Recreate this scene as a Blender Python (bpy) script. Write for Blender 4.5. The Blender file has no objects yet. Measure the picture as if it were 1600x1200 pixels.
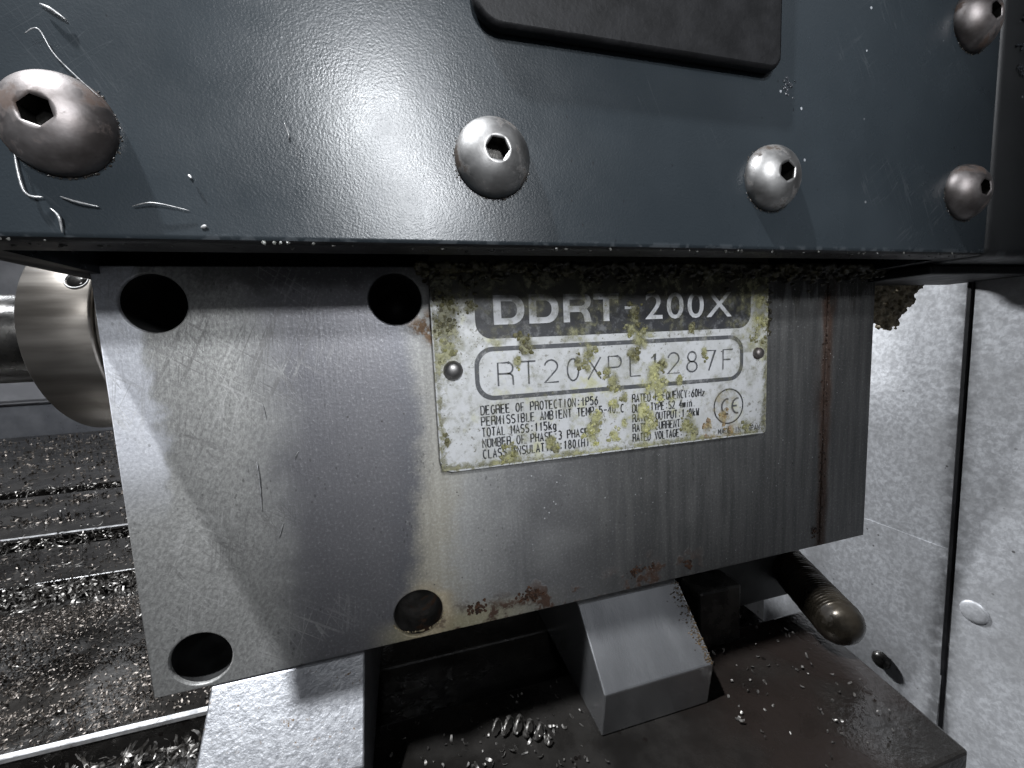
import bpy, bmesh, math, random
import numpy as np
from mathutils import Matrix, Vector
random.seed(7); rng = np.random.default_rng(7)
S = bpy.context.scene
COL = S.collection

# ------------------------------------------------------------------ camera
def rotmat(yaw, pitch, roll):
    a, b, c = map(math.radians, (yaw, pitch, roll))
    Y = Matrix(((math.cos(a), -math.sin(a), 0), (math.sin(a), math.cos(a), 0), (0, 0, 1)))
    P = Matrix(((1, 0, 0), (0, math.cos(b), -math.sin(b)), (0, math.sin(b), math.cos(b))))
    R = Matrix(((math.cos(c), 0, math.sin(c)), (0, 1, 0), (-math.sin(c), 0, math.cos(c))))
    return Y @ P @ R
cam = bpy.data.cameras.new('camera')
cam.sensor_width = 36.0; cam.lens = 36.0 * 634.22 / 1600.0
cam.clip_start = 0.002; cam.clip_end = 20
camo = bpy.data.objects.new('camera', cam); COL.objects.link(camo)
Rm = rotmat(-14.86, -6.007, 2.607)
right, fwd, up = Rm.col[0], Rm.col[1], Rm.col[2]
mw = Matrix((right, up, -fwd)).transposed().to_4x4()
mw.translation = Vector((0.05745, -0.09892, 0.0722))
camo.matrix_world = mw
S.camera = camo

# ------------------------------------------------------------------ light
W = bpy.data.worlds.new('World'); S.world = W; W.use_nodes = True
W.node_tree.nodes['Background'].inputs[0].default_value = (0.82, 0.88, 1.0, 1)
W.node_tree.nodes['Background'].inputs[1].default_value = 0.055

def lamp(name, loc, target, power, size, color=(1, 1, 1), sy=None):
    l = bpy.data.lights.new(name, 'AREA'); l.energy = power; l.size = size; l.color = color
    if sy: l.shape = 'RECTANGLE'; l.size_y = sy
    o = bpy.data.objects.new(name, l); COL.objects.link(o)
    o.location = loc
    o.rotation_euler = (Vector(target) - Vector(loc)).to_track_quat('-Z', 'Y').to_euler()
    return o
COOL = (0.93, 0.96, 1.0)
def spot(name, loc, target, power, half, blend=.6, radius=.03, color=COOL):
    l = bpy.data.lights.new(name, 'SPOT'); l.energy = power; l.spot_size = math.radians(2 * half); l.spot_blend = blend
    l.shadow_soft_size = radius; l.color = color
    o = bpy.data.objects.new(name, l); COL.objects.link(o); o.location = loc
    o.rotation_euler = (Vector(target) - Vector(loc)).to_track_quat('-Z', 'Y').to_euler()
    return o
spot('work_lamp_low', (0.10, -0.60, 0.270), (0.085, 0, 0.145), 7.0, 13, .42)
spot('work_lamp_mid', (0.050, -0.55, 0.375), (0.085, 0, 0.145), 8.0, 13, .42)
spot('work_lamp_high', (-0.20, -0.150, 0.66), (0.05, 0, -0.02), 33, 18, .8, .012)
lamp('room_fill', (0.03, -0.75, 0.06), (0.10, 0, 0.08), 0.16, 0.55, COOL)
lamp('machine_lamp_left', (-0.34, 0.28, 0.50), (-0.15, 0.18, -0.03), 6.0, 0.12, COOL)
spot('wall_fill_rear', (0.02, 0.50, 0.27), (0.26, 0.0, 0.030), 19, 12.5, .45, .03)  # added lamp with no seen source, brightens the galvanised wall

S.view_settings.view_transform = 'Standard'; S.view_settings.look = 'None'
S.view_settings.exposure = 0.2; S.view_settings.gamma = 1.0
S.view_settings.use_curve_mapping = False
S.render.engine = 'CYCLES'
S.cycles.use_adaptive_sampling = True; S.cycles.adaptive_threshold = 0.025; S.cycles.max_bounces = 6
S.cycles.glossy_bounces = 3; S.cycles.diffuse_bounces = 3; S.cycles.sample_clamp_indirect = 4.0

# ------------------------------------------------------------------ node helpers
class NT:
    def __init__(self, name):
        self.m = bpy.data.materials.new(name); self.m.use_nodes = True
        self.t = self.m.node_tree; self.b = self.t.nodes['Principled BSDF']
        self.p = self.n('ShaderNodeNewGeometry').outputs['Position']
    def n(self, typ, **kw):
        x = self.t.nodes.new(typ)
        for k, v in kw.items(): setattr(x, k, v)
        return x
    def put(self, sock, v):
        if hasattr(v, 'is_output') or isinstance(v, bpy.types.NodeSocket): self.t.links.new(v, sock)
        elif isinstance(v, (tuple, list)) and sock.type == 'RGBA' and len(v) == 3: sock.default_value = (*v, 1)
        else: sock.default_value = v
    def math(self, op, a, b=0.0, c=None, clamp=False):
        x = self.n('ShaderNodeMath', operation=op, use_clamp=clamp)
        self.put(x.inputs[0], a); self.put(x.inputs[1], b)
        if c is not None: self.put(x.inputs[2], c)
        return x.outputs[0]
    def sep(self, v=None):
        x = self.n('ShaderNodeSeparateXYZ'); self.put(x.inputs[0], v or self.p); return x.outputs
    def scaled(self, s, rot=(0, 0, 0)):
        x = self.n('ShaderNodeMapping'); self.put(x.inputs[0], self.p)
        if any(rot): x.vector_type = 'TEXTURE'; s = tuple(1 / q for q in s)      # turn first, then stretch
        x.inputs['Scale'].default_value = s; x.inputs['Rotation'].default_value = rot
        return x.outputs[0]
    def noise(self, scale, detail=3, rough=.55, vec=None, dist=0.0):
        x = self.n('ShaderNodeTexNoise'); self.put(x.inputs['Vector'], vec or self.p)
        x.inputs['Scale'].default_value = scale; x.inputs['Detail'].default_value = detail
        x.inputs['Roughness'].default_value = rough; x.inputs['Distortion'].default_value = dist
        return x.outputs['Fac']
    def voro(self, scale, vec=None, feature='F1', out='Distance', rnd=1.0):
        x = self.n('ShaderNodeTexVoronoi', feature=feature); self.put(x.inputs['Vector'], vec or self.p)
        x.inputs['Scale'].default_value = scale; x.inputs['Randomness'].default_value = rnd
        return x.outputs[out]
    def ss(self, v, lo, hi):           # smooth step lo -> hi
        x = self.n('ShaderNodeMapRange', interpolation_type='SMOOTHSTEP')
        self.put(x.inputs[0], v); self.put(x.inputs[1], lo); self.put(x.inputs[2], hi)
        return x.outputs[0]
    def lin(self, v, a, b, c, d):
        x = self.n('ShaderNodeMapRange'); self.put(x.inputs[0], v)
        for i, k in enumerate((a, b, c, d)): self.put(x.inputs[i + 1], k)
        return x.outputs[0]
    def mix(self, f, a, b, typ='MIX'):
        x = self.n('ShaderNodeMix', data_type='RGBA', blend_type=typ)
        self.put(x.inputs[0], f); self.put(x.inputs[6], a); self.put(x.inputs[7], b)
        return x.outputs[2]
    def mixf(self, f, a, b):
        x = self.n('ShaderNodeMix', data_type='FLOAT')
        self.put(x.inputs[0], f); self.put(x.inputs[2], a); self.put(x.inputs[3], b)
        return x.outputs[0]
    def bump(self, h, strength=.3, dist=.0005, normal=None):
        x = self.n('ShaderNodeBump'); self.put(x.inputs['Height'], h)
        x.inputs['Strength'].default_value = strength; x.inputs['Distance'].default_value = dist
        if normal: self.put(x.inputs['Normal'], normal)
        return x.outputs[0]
    def out(self, col=None, rough=None, metal=None, normal=None, **kw):
        i = self.b.inputs
        if col is not None: self.put(i['Base Color'], col)
        if rough is not None: self.put(i['Roughness'], rough)
        if metal is not None: self.put(i['Metallic'], metal)
        if normal is not None: self.put(i['Normal'], normal)
        for k, v in kw.items(): self.put(i[k.replace('_', ' ')], v)
        return self.m
    def OR(self, *a):
        r = a[0]
        for b in a[1:]: r = self.math('MAXIMUM', r, b)
        return r
    def AND(self, *a):
        r = a[0]
        for b in a[1:]: r = self.math('MULTIPLY', r, b)
        return r

# ------------------------------------------------------------------ materials
def mat_paint(name, base, rough=.29, peel=1.0):
    k = NT(name)
    blot = k.noise(26, 3); grit = k.noise(2600, 2, .6); big = k.noise(420, 2)
    col = k.mix(k.ss(blot, .35, .7), base, tuple(c * 1.25 + .003 for c in base))
    sx = k.sep()
    rim = k.AND(k.ss(sx[2], .0905, .0892), k.ss(big, .5, .62))
    col = k.mix(k.math('MULTIPLY', rim, .15), col, (.30, .32, .34))
    spk = k.AND(k.math('LESS_THAN', k.voro(170), .05), k.ss(blot, .5, .6))
    col = k.mix(k.math('MULTIPLY', spk, .6), col, (.55, .57, .6))
    dk = k.AND(k.math('LESS_THAN', k.voro(230, k.scaled((1.6, 1, .8))), .06), k.ss(k.noise(60, 1), .53, .6))
    col = k.mix(k.math('MULTIPLY', dk, .8), col, (.012, .013, .015))
    r = k.lin(k.noise(60, 4, .6), .3, .75, rough - .03, rough + .08)
    h = k.math('ADD', grit, k.math('MULTIPLY', big, .5))
    n = k.bump(h, .13 * peel, .00022)
    # rubbed and scratched patches
    sc = k.noise(500, 2, .5, k.scaled((1, 1, .05), (0, .9, 0))); sc2 = k.noise(420, 2, .5, k.scaled((1, 1, .05), (0, -.5, 0)))
    m = k.OR(k.math('LESS_THAN', k.math('ABSOLUTE', k.math('SUBTRACT', sc, .55)), .006), k.math('LESS_THAN', k.math('ABSOLUTE', k.math('SUBTRACT', sc2, .57)), .006))
    m = k.AND(m, k.ss(k.noise(48, 3), .54, .66))
    col = k.mix(k.math('MULTIPLY', m, .05), col, (.25, .26, .27))
    smear = k.ss(k.noise(30, 4, .6, k.scaled((1, 1, .4))), .52, .7)
    r = k.mixf(k.math('MULTIPLY', smear, .25), r, rough + .10)
    return k.out(col, r, 0.0, n, IOR=1.5, Specular_IOR_Level=.37)

def mat_block_steel():
    k = NT('ground_steel'); x, y, z = k.sep()
    hf = k.noise(1500, 3, .7)
    wob = k.math('ADD', k.math('ADD', k.math('MULTIPLY', k.noise(28, 3), .016), k.math('MULTIPLY', k.noise(220, 4, .65), .006)), k.math('MULTIPLY', k.math('SUBTRACT', hf, .5), .0035))
    xw = k.math('ADD', x, k.math('SUBTRACT', wob, .011))
    base = k.mix(k.ss(k.noise(70, 5), .35, .68), (.27, .27, .275), (.36, .36, .36))
    # scuffed cream left part
    scuf = k.noise(1300, 2, .7, k.scaled((1, 1, .55), (0, .45, 0)))
    left = k.ss(xw, .034, .021)
    base = k.mix(left, base, k.mix(k.ss(scuf, .38, .62), (.36, .357, .345), (.485, .482, .465)))
    # pale strip at the left edge, grazing light painted into the colour
    strip = k.AND(k.ss(xw, .0088, .0062), k.ss(z, .035, .055))
    base = k.mix(strip, base, k.mix(k.noise(500, 3, .6, k.scaled((.35, 1, 1.6))), (.55, .56, .60), (.80, .81, .85)))
    # violet-grey oil-stained band with a sharp right rim
    band = k.AND(k.ss(xw, .026, .036), k.ss(xw, .0640, .0550))
    base = k.mix(k.math('MULTIPLY', band, .80), base, k.mix(k.noise(120, 4), (.175, .175, .195), (.245, .24, .255)))
    edge = k.AND(k.ss(xw, .050, .0572), k.ss(xw, .0620, .0575))
    base = k.mix(k.math('MULTIPLY', edge, .30), base, (.16, .172, .20))
    # pale dried coolant to the right of it, running down in drips
    drip = k.noise(420, 4, .6, k.scaled((1, 1, .07)))
    cream = k.AND(k.ss(xw, .0550, .0645), k.ss(k.math('ADD', x, k.math('MULTIPLY', drip, .028)), .105, .075))
    base = k.mix(k.math('MULTIPLY', cream, .68), base, k.mix(k.ss(drip, .4, .65), (.40, .40, .38), (.55, .55, .525)))
    yel = k.AND(k.ss(xw, .0550, .0620), k.ss(xw, .072, .064), k.ss(z, .085, .01))
    base = k.mix(k.math('MULTIPLY', yel, .40), base, (.40, .345, .21))
    # dull right part
    dull = k.ss(k.math('ADD', x, k.math('MULTIPLY', drip, .02)), .092, .135)
    base = k.mix(dull, base, k.mix(k.ss(drip, .35, .7), (.145, .146, .145), (.23, .229, .224)))
    # crust and rust
    fine = k.noise(520, 5, .65); mid = k.noise(150, 4, .6)
    low = k.AND(k.ss(z, .0085, .002), k.ss(x, .058, .064), k.ss(x, .150, .125))
    rust1 = k.AND(low, k.ss(mid, .50, .60), k.ss(fine, .36, .52))
    spots = k.AND(k.ss(z, .012, .003), k.ss(x, .066, .07), k.ss(x, .15, .13), k.ss(k.noise(95, 3), .60, .64))
    yline = k.AND(k.ss(z, .0065, .001), k.ss(x, .042, .055), k.ss(x, .10, .07))
    base = k.mix(k.math('MULTIPLY', yline, .75), base, k.mix(fine, (.28, .24, .11), (.5, .46, .30)))
    dx = k.math('SUBTRACT', x, .0575); dz = k.math('SUBTRACT', z, .0045)
    d = k.math('SQRT', k.math('ADD', k.math('MULTIPLY', dx, dx), k.math('MULTIPLY', dz, dz)))
    ring = k.AND(k.ss(k.math('ADD', d, k.math('MULTIPLY', mid, .006)), .0135, .0085), k.ss(x, .050, .058))
    base = k.mix(k.math('MULTIPLY', ring, .8), base, k.mix(fine, (.30, .20, .08), (.62, .56, .42)))
    rc = k.mix(fine, (.026, .014, .009), (.105, .050, .027))
    # vertical seam streak
    xs = k.math('ADD', x, k.math('MULTIPLY', k.math('SUBTRACT', k.noise(90, 4), .5), .0035))
    seam = k.AND(k.ss(xs, .1848, .1868), k.ss(xs, .1912, .1888), k.ss(k.noise(60, 4, .6, k.scaled((1, 1, .35))), .36, .5))
    halo = k.AND(k.ss(xs, .181, .187), k.ss(xs, .1925, .1885), k.ss(k.noise(40, 3), .42, .62))
    base = k.mix(k.math('MULTIPLY', halo, .85), base, (.060, .030, .020))
    # brown crust next to the label
    tri = k.AND(k.ss(x, .0535, .0555), k.ss(k.math('ADD', z, k.math('MULTIPLY', x, .9)), .128, .1315),
                k.ss(k.math('SUBTRACT', z, k.math('MULTIPLY', x, .55)), .047, .043), k.ss(x, .068, .066))
    base = k.mix(k.math('MULTIPLY', tri, k.ss(fine, .40, .55)), base, (.17, .10, .05))
    rust = k.OR(rust1, spots, k.math('MULTIPLY', seam, .95))
    base = k.mix(rust, base, rc)
    # black sludge streaks hanging at upper right; darker band along the top edge
    bl = k.AND(k.ss(k.math('SUBTRACT', z, k.math('MULTIPLY', k.noise(300, 4, .6, k.scaled((1, 1, .12))), .045)), .056, .062), k.ss(x, .16, .168))
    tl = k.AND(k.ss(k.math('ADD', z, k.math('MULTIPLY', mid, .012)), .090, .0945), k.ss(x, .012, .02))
    top_dark = k.OR(bl, k.math('MULTIPLY', tl, .6))
    base = k.mix(k.math('MULTIPLY', top_dark, .9), base, (.018, .016, .013))
    # white specks
    spk = k.AND(k.math('LESS_THAN', k.voro(420), .075), k.ss(k.noise(38, 2), .46, .58), k.ss(x, .07, .09))
    base = k.mix(k.math('MULTIPLY', spk, .75), base, (.75, .76, .78))
    bw = k.AND(k.math('LESS_THAN', k.voro(260), .06), k.ss(k.noise(50, 2), .53, .6))
    base = k.mix(k.math('MULTIPLY', bw, .7), base, (.05, .045, .04))
    # long scratches
    def scr(ang, sc, th, seed):
        v = k.noise(sc, 2, .5, k.scaled((1, 1, .03), (0, ang, 0)), 0)
        return k.math('LESS_THAN', k.math('ABSOLUTE', k.math('SUBTRACT', v, .5 + seed)), th)
    s = k.OR(scr(.45, 330, .016, .03), scr(-.5, 300, .013, .06), scr(.15, 380, .014, -.05), scr(-.95, 260, .013, .02))
    s = k.AND(s, k.ss(k.noise(36, 3), .46, .6), k.ss(x, .05, .025))
    base = k.mix(k.math('MULTIPLY', s, .5), base, k.mix(k.ss(k.noise(60, 1), .45, .55), (.19, .185, .18), (.62, .615, .60)))
    base = k.mix(k.math('MULTIPLY', k.ss(hf, .62, .40), .38), base, k.mix(.5, base, (.06, .058, .055)))
    base = k.mix(k.math('MULTIPLY', k.ss(hf, .56, .74), .30), base, (.72, .72, .71))
    pit = k.AND(k.math('LESS_THAN', k.voro(700, k.scaled((1, 1, .6))), .16), k.ss(k.noise(60, 3), .48, .6))
    base = k.mix(k.math('MULTIPLY', pit, .45), base, (.07, .068, .065))
    notmet = k.OR(rust, top_dark, ring, k.math('MULTIPLY', cream, .55), k.math('MULTIPLY', yline, .6), k.math('MULTIPLY', strip, .5), k.math('MULTIPLY', left, .25), k.math('MULTIPLY', spk, .8))
    metal = k.math('SUBTRACT', .72, k.math('MULTIPLY', notmet, .68))
    r = k.lin(k.noise(90, 4), .3, .7, .40, .52)
    r = k.mixf(band, r, .44); r = k.mixf(notmet, r, .7)
    brush = k.noise(800, 3, .6, k.scaled((1.6, 1, .10)))
    h = k.math('ADD', k.math('MULTIPLY', brush, .35), k.math('MULTIPLY', k.AND(scuf, left), .6))
    h = k.math('SUBTRACT', k.math('ADD', h, k.math('MULTIPLY', hf, .35)), k.math('MULTIPLY', s, .25))
    h = k.math('ADD', h, k.math('MULTIPLY', k.AND(fine, k.OR(rust, ring, tri)), 3.0))
    n = k.bump(h, .30, .0004)
    return k.out(base, r, metal, n)

def mat_metal(name, lo, hi, rough=(.3, .45), metal=.9, scale=140, bump=.12, rust=0.0, rustcol=(.09, .05, .025), stretch=(1, 1, 1), fine=1100):
    k = NT(name)
    a = k.noise(scale, 4, .6, k.scaled(stretch)); f = k.noise(fine, 3, .6, k.scaled(stretch))
    col = k.mix(k.ss(a, .32, .7), lo, hi)
    r = k.lin(a, .3, .7, *rough); mt = metal
    if rust > 0:
        m = k.ss(k.noise(scale * .9, 5, .65), .62 - rust * .25, .72 - rust * .25)
        col = k.mix(m, col, k.mix(f, tuple(c * .5 for c in rustcol), rustcol)); r = k.mixf(m, r, .75)
        mt = k.math('SUBTRACT', metal, k.math('MULTIPLY', m, metal))
    return k.out(col, r, mt, k.bump(f, bump, .0003))

def mat_galv():
    k = NT('galvanised_sheet')
    v = k.voro(620, k.scaled((1, 1, .55), (.7, 0, 0)), 'F1', 'Color'); w = k.noise(620, 3, .65, None, .3)
    b = k.noise(34, 4, .6)
    sv = k.sep(v)
    col = k.mix(k.ss(w, .36, .66), (.47, .475, .49), (.64, .65, .67))
    col = k.mix(k.math('MULTIPLY', sv[0], .38), col, (.40, .405, .42))
    col = k.mix(k.math('MULTIPLY', k.ss(b, .45, .68), .55), col, (.34, .34, .345))
    dots = k.AND(k.math('LESS_THAN', k.voro(190), .085), k.ss(k.noise(70, 2), .48, .58))
    col = k.mix(k.math('MULTIPLY', dots, .75), col, (.06, .055, .05))
    y = k.sep()[1]
    seam = k.AND(k.ss(k.math('ABSOLUTE', k.math('SUBTRACT', y, .003)), .007, .0005), k.ss(k.noise(220, 4), .2, .6))
    col = k.mix(k.math('MULTIPLY', seam, .75), col, (.06, .06, .06))
    return k.out(col, k.lin(w, .3, .7, .42, .58), .4, k.bump(w, .10, .0004))

def mat_wet(name, lo, hi, rough=(.08, .45), brown=None):
    k = NT(name)
    a = k.noise(55, 5, .6); f = k.noise(420, 4, .6); w = k.noise(32, 4)
    col = k.mix(k.ss(a, .35, .65), lo, hi)
    if brown:
        x = k.sep()[0]
        col = k.mix(k.AND(k.ss(x, .10, .145), k.ss(w, .3, .6)), col, brown)
    bits = k.AND(k.math('LESS_THAN', k.voro(240), .16), k.ss(k.noise(90, 2), .52, .58))
    col = k.mix(bits, col, (.012, .01, .009))
    r = k.mixf(k.ss(w, .42, .58), rough[0], rough[1])
    return k.out(col, r, .25, k.bump(k.math('ADD', f, k.math('MULTIPLY', a, 2)), .25, .0008))

def mat_attr(name, rough=.6, metal=0.0, bump=.3, spec=.5):
    k = NT(name)
    at = k.n('ShaderNodeAttribute', attribute_name='tint')
    f = k.noise(1400, 3, .6)
    col = k.mix(k.math('MULTIPLY', f, .8), at.outputs['Color'], k.mix(.5, at.outputs['Color'], (0, 0, 0)))
    return k.out(col, rough, metal, k.bump(f, bump, .0004), Specular_IOR_Level=spec)

def mat_label():
    k = NT('printed_label_white'); x, y, z = k.sep()
    a = k.noise(130, 5, .65); f = k.noise(800, 4, .7)
    col = k.mix(k.ss(a, .4, .7), (.62, .628, .64), (.48, .485, .475))
    flecks = k.AND(k.ss(f, .60, .64), k.ss(k.noise(75, 3), .42, .62))
    col = k.mix(k.math('MULTIPLY', flecks, .75), col, (.13, .12, .09))
    yel = k.AND(k.ss(k.noise(95, 4, .6), .56, .70), k.ss(k.noise(420, 3), .35, .6))
    col = k.mix(k.math('MULTIPLY', yel, .6), col, (.50, .49, .20))
    # crusted rim and the grey right end
    rim = k.OR(k.ss(z, .0455, .042), k.ss(x, .068, .0648), k.ss(x, .158, .1605))
    col = k.mix(k.AND(rim, k.ss(k.noise(620, 4, .7), .50, .58), .8), col, (.22, .21, .12))
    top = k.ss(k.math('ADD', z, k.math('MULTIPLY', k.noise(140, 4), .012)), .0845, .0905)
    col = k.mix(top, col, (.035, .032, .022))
    return k.out(col, k.lin(a, .3, .7, .32, .5), .15, k.bump(f, .18, .0003))

def mat_print(name, base, worn, amt=.6):
    k = NT(name); f = k.noise(480, 4, .7)
    z = k.sep()[2]
    col = k.mix(k.math('MULTIPLY', k.ss(f, .50, .68), amt), base, worn)
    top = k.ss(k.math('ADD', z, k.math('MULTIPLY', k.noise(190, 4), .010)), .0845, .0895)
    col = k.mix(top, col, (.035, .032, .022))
    return k.out(col, .45, 0.0, k.bump(f, .15, .0002))

M = {}
M['paint'] = mat_paint('blue_grey_paint', (.0200, .0255, .0300), .25)
M['paint2'] = mat_paint('charcoal_paint', (.020, .021, .022), .42)
M['black'] = mat_metal('black_plastic_and_shade', (.006, .006, .0065), (.010, .010, .011), (.42, .58), 0.0, 200, .2)
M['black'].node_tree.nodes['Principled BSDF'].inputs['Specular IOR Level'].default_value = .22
M['steel'] = mat_block_steel()
M['bolt'] = mat_metal('bolt_steel', (.20, .195, .19), (.33, .325, .32), (.38, .52), .92, 150, .06, .30, (.05, .035, .025))
M['bolt_dirty'] = mat_metal('tarnished_bolt_steel', (.12, .105, .10), (.26, .24, .235), (.40, .55), .88, 150, .07, .42, (.085, .055, .042))
M['socket'] = mat_metal('oily_socket', (.02, .019, .018), (.06, .057, .052), (.15, .3), .7)
M['parallel'] = mat_metal('bright_milled_steel', (.28, .285, .30), (.37, .375, .39), (.36, .50), .78, 700, .28, .02, (.2, .12, .05), (1, 1, 1), 1300)
M['parallel_dull'] = mat_metal('dull_milled_steel', (.50, .505, .515), (.60, .605, .615), (.19, .25), .88, 160, .08, 0, (.06, .04, .022), (1, .3, .3))
M['collar'] = mat_metal('turned_steel', (.15, .135, .118), (.27, .25, .225), (.30, .44), .9, 160, .06, 0, (.16, .11, .06), (.12, 1, 1))
M['darksteel'] = mat_metal('dark_oily_steel', (.025, .024, .023), (.07, .067, .062), (.18, .35), .7)
M['rod'] = mat_metal('oily_bronze_rod', (.018, .015, .011), (.065, .054, .040), (.20, .40), .6, 120, .12, .3, (.02, .015, .01))
M['galv'] = mat_galv()
M['table'] = mat_wet('wet_machine_table', (.012, .011, .010), (.030, .028, .026), (.07, .34), (.024, .018, .0155))
M['slot'] = mat_wet('slot_floor', (.015, .014, .013), (.04, .038, .036))
M['edge'] = mat_metal('bright_slot_edge', (.38, .38, .385), (.56, .56, .565), (.35, .5), .6, 300, .2, .05)
M['rusty'] = mat_metal('rusty_bore', (.025, .024, .022), (.07, .066, .062), (.35, .6), .4, 160, .3, .28, (.07, .034, .016))
M['bed'] = mat_metal('dark_bed', (.015, .015, .015), (.04, .04, .04), (.4, .6), .2)
M['backwall'] = mat_metal('grey_enclosure', (.20, .20, .21), (.28, .28, .29), (.4, .6), .1, 30)
M['rail'] = mat_metal('grey_rail', (.16, .165, .18), (.24, .245, .26), (.25, .4), .5, 30)
M['chip'] = mat_metal('steel_shaving', (.09, .083, .075), (.36, .345, .325), (.36, .55), .75, 900, .1)
M['sliver'] = mat_metal('pale_sliver', (.25, .25, .25), (.55, .55, .55), (.25, .4), .35, 900, .1)
M['chipdark'] = mat_metal('oily_shaving', (.060, .049, .040), (.24, .21, .185), (.35, .6), .5, 700, .1)
M['grime'] = mat_attr('crusted_grime', .62, 0, .5)
M['sludge'] = mat_attr('wet_sludge', .30, 0, .5, .6)
M['label'] = mat_label()
M['ink'] = mat_print('black_print', (.030, .031, .035), (.22, .225, .23), .55)
M['grey_ink'] = mat_print('grey_print', (.075, .078, .085), (.33, .33, .33), .6)
M['white_ink'] = mat_print('white_print', (.70, .71, .73), (.25, .25, .20), .5)

# ------------------------------------------------------------------ object helpers
def tag(o, label=None, cat=None, group=None, kind=None):
    if label: o['label'] = label
    if cat: o['category'] = cat
    if group: o['group'] = group
    if kind: o['kind'] = kind
    return o
def base_of(parent):
    b = Vector((0, 0, 0))
    while parent: b += parent.location; parent = parent.parent
    return b
def link(name, me, mat, parent=None, loc=None, smooth=False):
    """mesh given in world coordinates; origin moved to loc (or the parent's origin)"""
    o = bpy.data.objects.new(name, me); COL.objects.link(o)
    pb = base_of(parent); w = Vector(loc) if loc else pb
    me.transform(Matrix.Translation(-w))
    o.parent = parent; o.location = w - pb
    if mat is not None: me.materials.clear(); me.materials.append(M[mat] if isinstance(mat, str) else mat)
    if smooth: me.polygons.foreach_set('use_smooth', [True] * len(me.polygons))
    return o
def thing(name, loc, label, cat, group=None):
    o = bpy.data.objects.new(name, None); COL.objects.link(o); o.location = loc
    o.empty_display_size = .01
    return tag(o, label, cat, group)
def mesh(name, v, f):
    me = bpy.data.meshes.new(name)
    me.from_pydata([tuple(map(float, p)) for p in v], [], [tuple(map(int, q)) for q in f]); me.update(); return me
def from_bm(name, bm):
    bmesh.ops.recalc_face_normals(bm, faces=bm.faces)
    me = bpy.data.meshes.new(name); bm.to_mesh(me); bm.free(); return me
def box_me(name, x0, x1, y0, y1, z0, z1, bev=.0006, seg=2):
    bm = bmesh.new(); bmesh.ops.create_cube(bm, size=1)
    for v in bm.verts:
        v.co = ((x0 + x1) / 2 + v.co.x * (x1 - x0), (y0 + y1) / 2 + v.co.y * (y1 - y0), (z0 + z1) / 2 + v.co.z * (z1 - z0))
    if bev: bmesh.ops.bevel(bm, geom=bm.edges[:], offset=bev, segments=seg, profile=.5, affect='EDGES')
    return from_bm(name, bm)
def prism_x(name, prof, x0, x1, bev=.0005):
    bm = bmesh.new(); n = len(prof)
    a = [bm.verts.new((x0, p[0], p[1])) for p in prof]; b = [bm.verts.new((x1, p[0], p[1])) for p in prof]
    bm.faces.new(a); bm.faces.new(b[::-1])
    for i in range(n): bm.faces.new((a[i], b[i], b[(i + 1) % n], a[(i + 1) % n]))
    bmesh.ops.recalc_face_normals(bm, faces=bm.faces)
    if bev: bmesh.ops.bevel(bm, geom=bm.edges[:], offset=bev, segments=2, profile=.5, affect='EDGES')
    return from_bm(name, bm)
def rrect(x0, x1, z0, z1, r, n=8):
    if not isinstance(r, (tuple, list)): r = (r,) * 4        # bl, br, tr, tl
    out = []
    for (cx, cz, a0, q) in ((x0 + r[0], z0 + r[0], 180, r[0]), (x1 - r[1], z0 + r[1], 270, r[1]), (x1 - r[2], z1 - r[2], 0, r[2]), (x0 + r[3], z1 - r[3], 90, r[3])):
        for i in range(n + 1):
            a = math.radians(a0 + 90 * i / n); out.append((cx + q * math.cos(a), cz + q * math.sin(a)))
    return out
def circle(cx, cz, r, n=48): return [(cx + r * math.cos(2 * math.pi * i / n), cz + r * math.sin(2 * math.pi * i / n)) for i in range(n)]
def plate_me(name, loops, y0, y1, bev=0.0):
    """flat plate in the xz plane with holes, from y0 (front) to y1, edges bevelled"""
    c = bpy.data.curves.new(name, 'CURVE'); c.dimensions = '2D'; c.fill_mode = 'BOTH'
    for lp in loops:
        s = c.splines.new('POLY'); s.points.add(len(lp) - 1); s.use_cyclic_u = True
        for p, q in zip(s.points, lp): p.co = (q[0], q[1], 0, 1)
    c.extrude = (y1 - y0) / 2 - bev; c.bevel_depth = bev; c.bevel_resolution = 1; c.offset = -bev
    return curve_me(c, name, (y0 + y1) / 2)
def curve_me(c, name, ymid=0.0):
    o = bpy.data.objects.new(name, c); COL.objects.link(o)
    dg = bpy.context.evaluated_depsgraph_get(); dg.update()
    me = bpy.data.meshes.new_from_object(o.evaluated_get(dg))
    bpy.data.objects.remove(o)
    me.transform(Matrix(((1, 0, 0, 0), (0, 0, -1, ymid), (0, 1, 0, 0), (0, 0, 0, 1))))
    return me
def tube_me(name, pts, r, seg=8, caps=True):
    pts = [Vector(p) for p in pts]; rs = r if isinstance(r, (list, tuple)) else [r] * len(pts)
    v, f = [], []; prev = None
    for i, p in enumerate(pts):
        t = (pts[min(i + 1, len(pts) - 1)] - pts[max(i - 1, 0)]).normalized()
        if prev is None: prev = t.orthogonal().normalized()
        prev = (prev - t * prev.dot(t)).normalized(); b = t.cross(prev)
        for k in range(seg):
            a = 2 * math.pi * k / seg; v.append(p + (prev * math.cos(a) + b * math.sin(a)) * rs[i])
    for i in range(len(pts) - 1):
        for k in range(seg):
            f.append((i * seg + k, i * seg + (k + 1) % seg, (i + 1) * seg + (k + 1) % seg, (i + 1) * seg + k))
    if caps: f.append(tuple(range(seg - 1, -1, -1))); f.append(tuple(range((len(pts) - 1) * seg, len(pts) * seg)))
    return mesh(name, v, f)
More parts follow.
